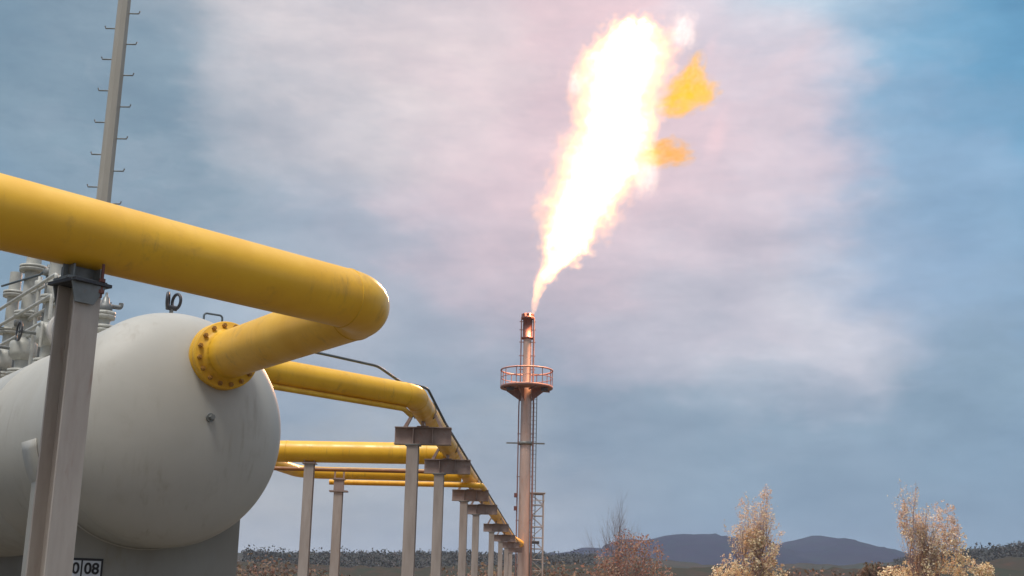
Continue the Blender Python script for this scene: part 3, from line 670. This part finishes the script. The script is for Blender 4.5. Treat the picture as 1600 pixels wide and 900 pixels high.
def wispmat(name, ce, cm, strength, dens, nscale=1.2, warp=.7, absorb=(.1, .1, .5)):
    m = bpy.data.materials.new(name); m.use_nodes = True; g = NT(m.node_tree)
    co = g.n('ShaderNodeTexCoord').outputs['Object']
    w1 = g.vm('SCALE', g.vm('SUBTRACT', g.noise(co, nscale, 6, .72, 1), (.5, .5, .5)).outputs[0]); w1.inputs[3].default_value = warp * 1.6
    p = g.vm('ADD', co, w1.outputs[0]).outputs[0]
    L = g.vm('LENGTH', p).outputs['Value']; mk = g.ss(L, .92, .05)
    c = g.ramp(mk, [(0, ce), (.8, cm)])
    vol_out(g, g.m('MULTIPLY', mk, dens), c, g.m('MULTIPLY', mk, strength), absorb); return m
def wisp(px, py, rx, rz_, ry, tilt, m, dY=0):   # half sizes in metres
    p = at_d(px, py, FY + dY); mb = MB(); n1, n2 = 20, 12
    vs = [V((math.sin(math.pi * j / n2) * math.cos(2 * math.pi * i / n1), math.sin(math.pi * j / n2) * math.sin(2 * math.pi * i / n1), math.cos(math.pi * j / n2))) for j in range(n2 + 1) for i in range(n1)]
    mb.add(vs, [((j + 1) * n1 + i, (j + 1) * n1 + (i + 1) % n1, j * n1 + (i + 1) % n1, j * n1 + i) for j in range(n2) for i in range(n1)], True)
    me = bpy.data.meshes.new('wisp'); me.from_pydata(mb.v, [], mb.f); me.materials.append(m)
    o = bpy.data.objects.new('wisp', me); C.objects.link(o); o.parent = fl_; o.location = p - V((SX, SY, ST)); o.scale = (rx, ry, rz_); o.rotation_euler = (0, tilt, 0)
    WM[o.name] = Matrix.Identity(4); o.visible_shadow = False; return o
w_or = wispmat('orange_wisp', (1, .40, .04), (1, .50, .012), 1.7, 1.7, 1.3, 2.1, (.3, .3, .0))
w_or2 = wispmat('deep_orange_wisp', (1, .42, .05), (1, .36, .01), 1.5, 1.7, 1.6, 2.0, (.3, .3, .0))
w_cr = wispmat('cream_wisp', (1, .7, .42), (1, .86, .55), .9, .6, 2.4, 1.5)
w_pk = wispmat('pink_wisp', (1, .5, .32), (1, .5, .32), .12, .05, 1.4)
wisp(1076, 145, 3.0, 1.9, 1.8, R(-22), w_or); wisp(1086, 112, 1.2, 2.0, 1.0, R(12), w_or); wisp(1043, 238, 2.7, 1.5, 1.2, R(-4), w_or2)
wisp(1068, 48, 1.6, 2.3, 1.3, R(5), w_cr); wisp(1012, 268, 1.5, 2.8, 1.2, R(10), w_cr); wisp(1112, 72, .8, 1.6, .8, R(25), w_pk)
wisp(1120, 215, 1.2, 3.4, 1.2, R(18), w_pk); wisp(900, 130, 1.0, 1.6, 1.0, 0, w_cr, -.5)
core.visible_shadow = False
for i, (px, py, e) in enumerate(((860, 410, 14000), (930, 300, 48000), (980, 150, 48000))):
    ld = bpy.data.lights.new('flame_light', 'POINT'); ld.energy = e; ld.color = (1, .50, .26); ld.shadow_soft_size = .5 if i == 0 else 1.2
    lo = bpy.data.objects.new('flame_light', ld); C.objects.link(lo); lo.parent = fl_; lo.location = at_d(px, py, FY) - V((SX, SY, ST))

# ---------------------------------------------------------------- trees and scrub
rng = random.Random(4)
def rv(a, b): return rng.uniform(a, b)
def grow(mb, p, d, L, r, depth, tips, up=.35, spread=.5, seg=5, kids=(2, 3)):
    pts = [p]; rs = [r]; q = p; dd = d.normalized(); n = 4
    for i in range(n):
        dd = (dd + V((rv(-1, 1), rv(-1, 1), rv(-.5, 1))) * .16 + Z * up * .12).normalized(); q = q + dd * (L / n); pts.append(q); rs.append(r * (1 - .45 * (i + 1) / n))
    mb.tube(pts, rs, seg, False)
    for q_ in pts[1:]: tips.append((q_, depth, dd))
    if depth == 0: return
    for k in range(rng.randint(*kids)):
        i = rng.randint(1, n); a = V((rv(-1, 1), rv(-1, 1), rv(-.2, .6))).normalized()
        grow(mb, pts[i], (dd + a * spread + Z * up * .5), L * rv(.55, .8), rs[i] * rv(.5, .72), depth - 1, tips, up, spread, max(3, seg - 1), kids)
    grow(mb, pts[-1], (dd + V((rv(-.2, .2), rv(-.2, .2), .1))), L * .72, rs[-1] * .9, depth - 1, tips, up, spread, max(3, seg - 1), kids)
def quad(mb, c, s, el=1.0):
    a = V((rv(-1, 1), rv(-1, 1), rv(-1, 1))).normalized(); b = a.cross(V((rv(-1, 1), rv(-1, 1), rv(-1, 1)))).normalized()
    a *= s * el; b *= s * .6; o = len(mb.v); mb.v += [c - a, c + b, c + a * .9, c - b]; mb.f.append((o, o + 1, o + 2, o + 3)); mb.sm.append(False)

def blossom_tree(label, px, py, Y, stems, cloud, tops, nleaf):
    p = at_d(px, py, Y); base = V((p.x, Y, 0)); t = thing('blossom_tree', label, 'tree', base)
    mb = MB(); tips = []
    mb.tube([base, base + Z * .8, base + V((.1, 0, 1.6))], [.16, .13, .11], 8)
    for (dx, h, L) in stems:
        grow(mb, base + V((dx * .15, 0, 1.4)), V((dx, rv(-.4, .4), h)), L, .075, 4, tips, .55, .45)
    obj('trunk', mb, twig, t)
    for (mname, m, blobs, n, s) in cloud:
        lf = MB()
        per = n // len(blobs)
        for (bx, by, rw, rh) in blobs:
            c = at_d(bx, by, Y); k = Y / F_PX
            for _ in range(per):
                # clustered sprays: a few leaves around a random sub-centre
                if _ % 7 == 0:
                    while True:
                        u = V((rv(-1, 1), rv(-1, 1), rv(-1, 1)))
                        if u.length < .97 and mnoise.noise(u * 2.3 + V((bx, by, 0))) > -.12: break
                    sub = c + V((u.x * rw * k, u.y * rw * k, u.z * rh * k))
                quad(lf, sub + V((rv(-1, 1), rv(-1, 1), rv(-1, 1))) * .10, s * rv(.6, 1.3))
        for q, dep, dd in tips:
            if dep <= 1 and q.z > 2.5 and rng.random() < tops:
                for _ in range(2): quad(lf, q + V((rv(-1, 1), rv(-1, 1), rv(-1, 1))) * .09, s * rv(.5, 1))
        obj(mname, lf, m, t)
    return t
blossom_tree('spindly tree, cream blossom low down and pinkish bare top, left of the two', 1178, 900, 60,
    [(-.35, 2.4, 1.6), (.05, 3, 2.0), (.25, 2.6, 1.7), (-.1, 2.8, 1.8), (.5, 2.0, 1.3)],
    [('crown', blossom_y, [(1165, 885, 48, 26), (1190, 868, 32, 30), (1140, 898, 34, 18), (1205, 905, 28, 30), (1165, 925, 60, 30), (1176, 846, 26, 22)], 4800, .058),
     ('crown_top', blossom_p, [(1165, 822, 22, 26), (1192, 800, 16, 34), (1205, 835, 20, 26), (1178, 845, 34, 20), (1160, 795, 10, 18), (1196, 772, 9, 14)], 1300, .045)], .3, 1)
blossom_tree('fuller tree with cream and peach blossom and a bare spire on its left, rightmost tree', 1440, 900, 60,
    [(-.45, 3.2, 2.2), (.3, 2.4, 1.7), (.1, 2.6, 1.6), (.6, 2.2, 1.5), (-.3, 2.9, 1.7), (-.5, 3.0, 1.8)],
    [('crown', blossom_y, [(1465, 880, 42, 34), (1485, 860, 32, 36), (1440, 895, 40, 22), (1400, 900, 28, 14), (1505, 890, 28, 24), (1450, 925, 70, 25), (1540, 893, 14, 12)], 5200, .058),
     ('crown_top', blossom_p, [(1455, 826, 28, 30), (1474, 808, 20, 28), (1480, 842, 24, 22), (1432, 830, 22, 30), (1492, 838, 14, 28), (1412, 812, 8, 30)], 3400, .05)], .3, 1)
# bare tree
p = at_d(962, 900, 62); base = V((p.x, 62, 0)); t = thing('bare_tree', 'leafless grey twiggy tree just right of the flare stack', 'tree', base)
mb = MB(); tips = []; mb.tube([base, base + Z * 1.8], [.14, .1], 8); obj('trunk', mb, bare, t)
mb = MB()
for dx, h, L in ((-.35, 3, 1.5), (0, 3, 1.9), (.1, 3, 1.6), (.45, 3, 1.4), (-.2, 3, 1.6), (.9, 2.4, 1.4)): grow(mb, base + V((0, 0, 1.7)), V((dx * 1.6, rv(-.4, .4), h)), L, .055, 4, tips, .4, .6, 4)
obj('crown', mb, bare, t)
def bush(name, label, px, Y, blobs, m, n, s, tw=7, stem_m=bark, kind=None, cat='shrub'):
    base = V((at_d(px, 900, Y).x, Y, 0)); t = thing(name, label, cat, base); mb = MB(); tips = []
    for _ in range(tw): grow(mb, base + V((rv(-.5, .5), rv(-.5, .5), 0)), V((rv(-.7, .7), rv(-.6, .6), 1.8)), rv(1.1, 1.7), .045, 3, tips, .3, .6, 4)
    obj('stems', mb, stem_m, t); lf = MB(); k = Y / F_PX
    for (bx, by, rw, rh) in blobs:
        c = at_d(bx, by, Y)
        for i in range(n // len(blobs)):
            if i % 6 == 0:
                while True:
                    u = V((rv(-1, 1), rv(-1, 1), rv(-1, 1)))
                    if u.length < 1: break
                sub = c + V((u.x * rw * k, u.y * rw * k, u.z * rh * k))
            quad(lf, sub + V((rv(-1, 1), rv(-1, 1), rv(-1, 1))) * .16, s * rv(.6, 1.3))
    obj('foliage', lf, m, t); return t
bush('shrub', 'russet leafed shrub in front of the bare tree', 985, 58, [(985, 888, 54, 26), (1005, 866, 36, 24), (955, 884, 26, 26), (1022, 898, 34, 26), (985, 850, 34, 20), (950, 915, 40, 30)], leaf_red, 3000, .06, 14, mat('russet_stem', (.17, .08, .07), (.24, .12, .1), .9, 6))
bush('shrub', 'dark green and white flecked shrub between the blossom trees, left of the rightmost tree', 1375, 66, [(1372, 896, 30, 14), (1410, 905, 36, 18), (1350, 915, 30, 20)], leaf_mix, 2600, .09, 5)
# uncountable scrub along the foot of the slopes
lf = MB(); k = 0
for i in range(1500):
    x = rv(-75, 85); Y = rv(115, 165); h = rv(2.2, 4.8) * (1 + .25 * math.sin(x * .21 + 1))
    for _ in range(34):
        u = V((rv(-1, 1), rv(-1, 1), rv(0, 1))); quad(lf, V((x + u.x * 1.5, Y + u.y * 1.5, h * u.z ** .6)), rv(.12, .26))
tag(obj('scrub', lf, leaf_mix), kind='stuff', label='brown and olive scrub along the foot of the hills', cat='scrub')
# far treeline on the middle ridge
lf = MB()
tl = [(380, 864), (440, 868), (520, 867), (600, 868), (700, 866), (800, 869), (930, 870), (1400, 878), (1480, 866), (1540, 862), (1600, 855), (1700, 845)]
for i in range(3200):
    k = rng.random() * (len(tl) - 1); a = int(k); f = k - a
    if a == 6 : continue
    x = tl[a][0] + (tl[a + 1][0] - tl[a][0]) * f; y = tl[a][1] + (tl[a + 1][1] - tl[a][1]) * f
    back = i < 900; q = at_d(x, y + (0 if back else rv(1, 26)), 612 + rv(-30, 8) if back else rv(380, 600)); h = rv(.8, 3.2) * (.55 if back else 1)
    for _ in range(16):
        u = V((rv(-1, 1), rv(-1, 1), rv(-1, 1)))
        quad(lf, q + V((u.x * (h * .45 + .4), u.y * 1.2, -1 + (u.z + 1) * .5 * (h + 1))), rv(.3, .6))
tag(obj('treeline', lf, leaf_dark), kind='stuff', label='dark far treeline along the middle ridge', cat='trees')

# ---------------------------------------------------------------- haze
hm = bpy.data.materials.new('haze'); hm.use_nodes = True; g = NT(hm.node_tree)
pv = g.n('ShaderNodeVolumePrincipled'); pv.inputs['Color'].default_value = (.62, .76, 1.0, 1); pv.inputs['Density'].default_value = .00012
g.l(pv.outputs[0], g.n('ShaderNodeOutputMaterial').inputs['Volume'])
hb = MB().box((0, 4000, 110), (13000, 13000, 222)); tag(obj('haze', hb, hm), kind='stuff', label='thin bluish haze over the valley', cat='haze')
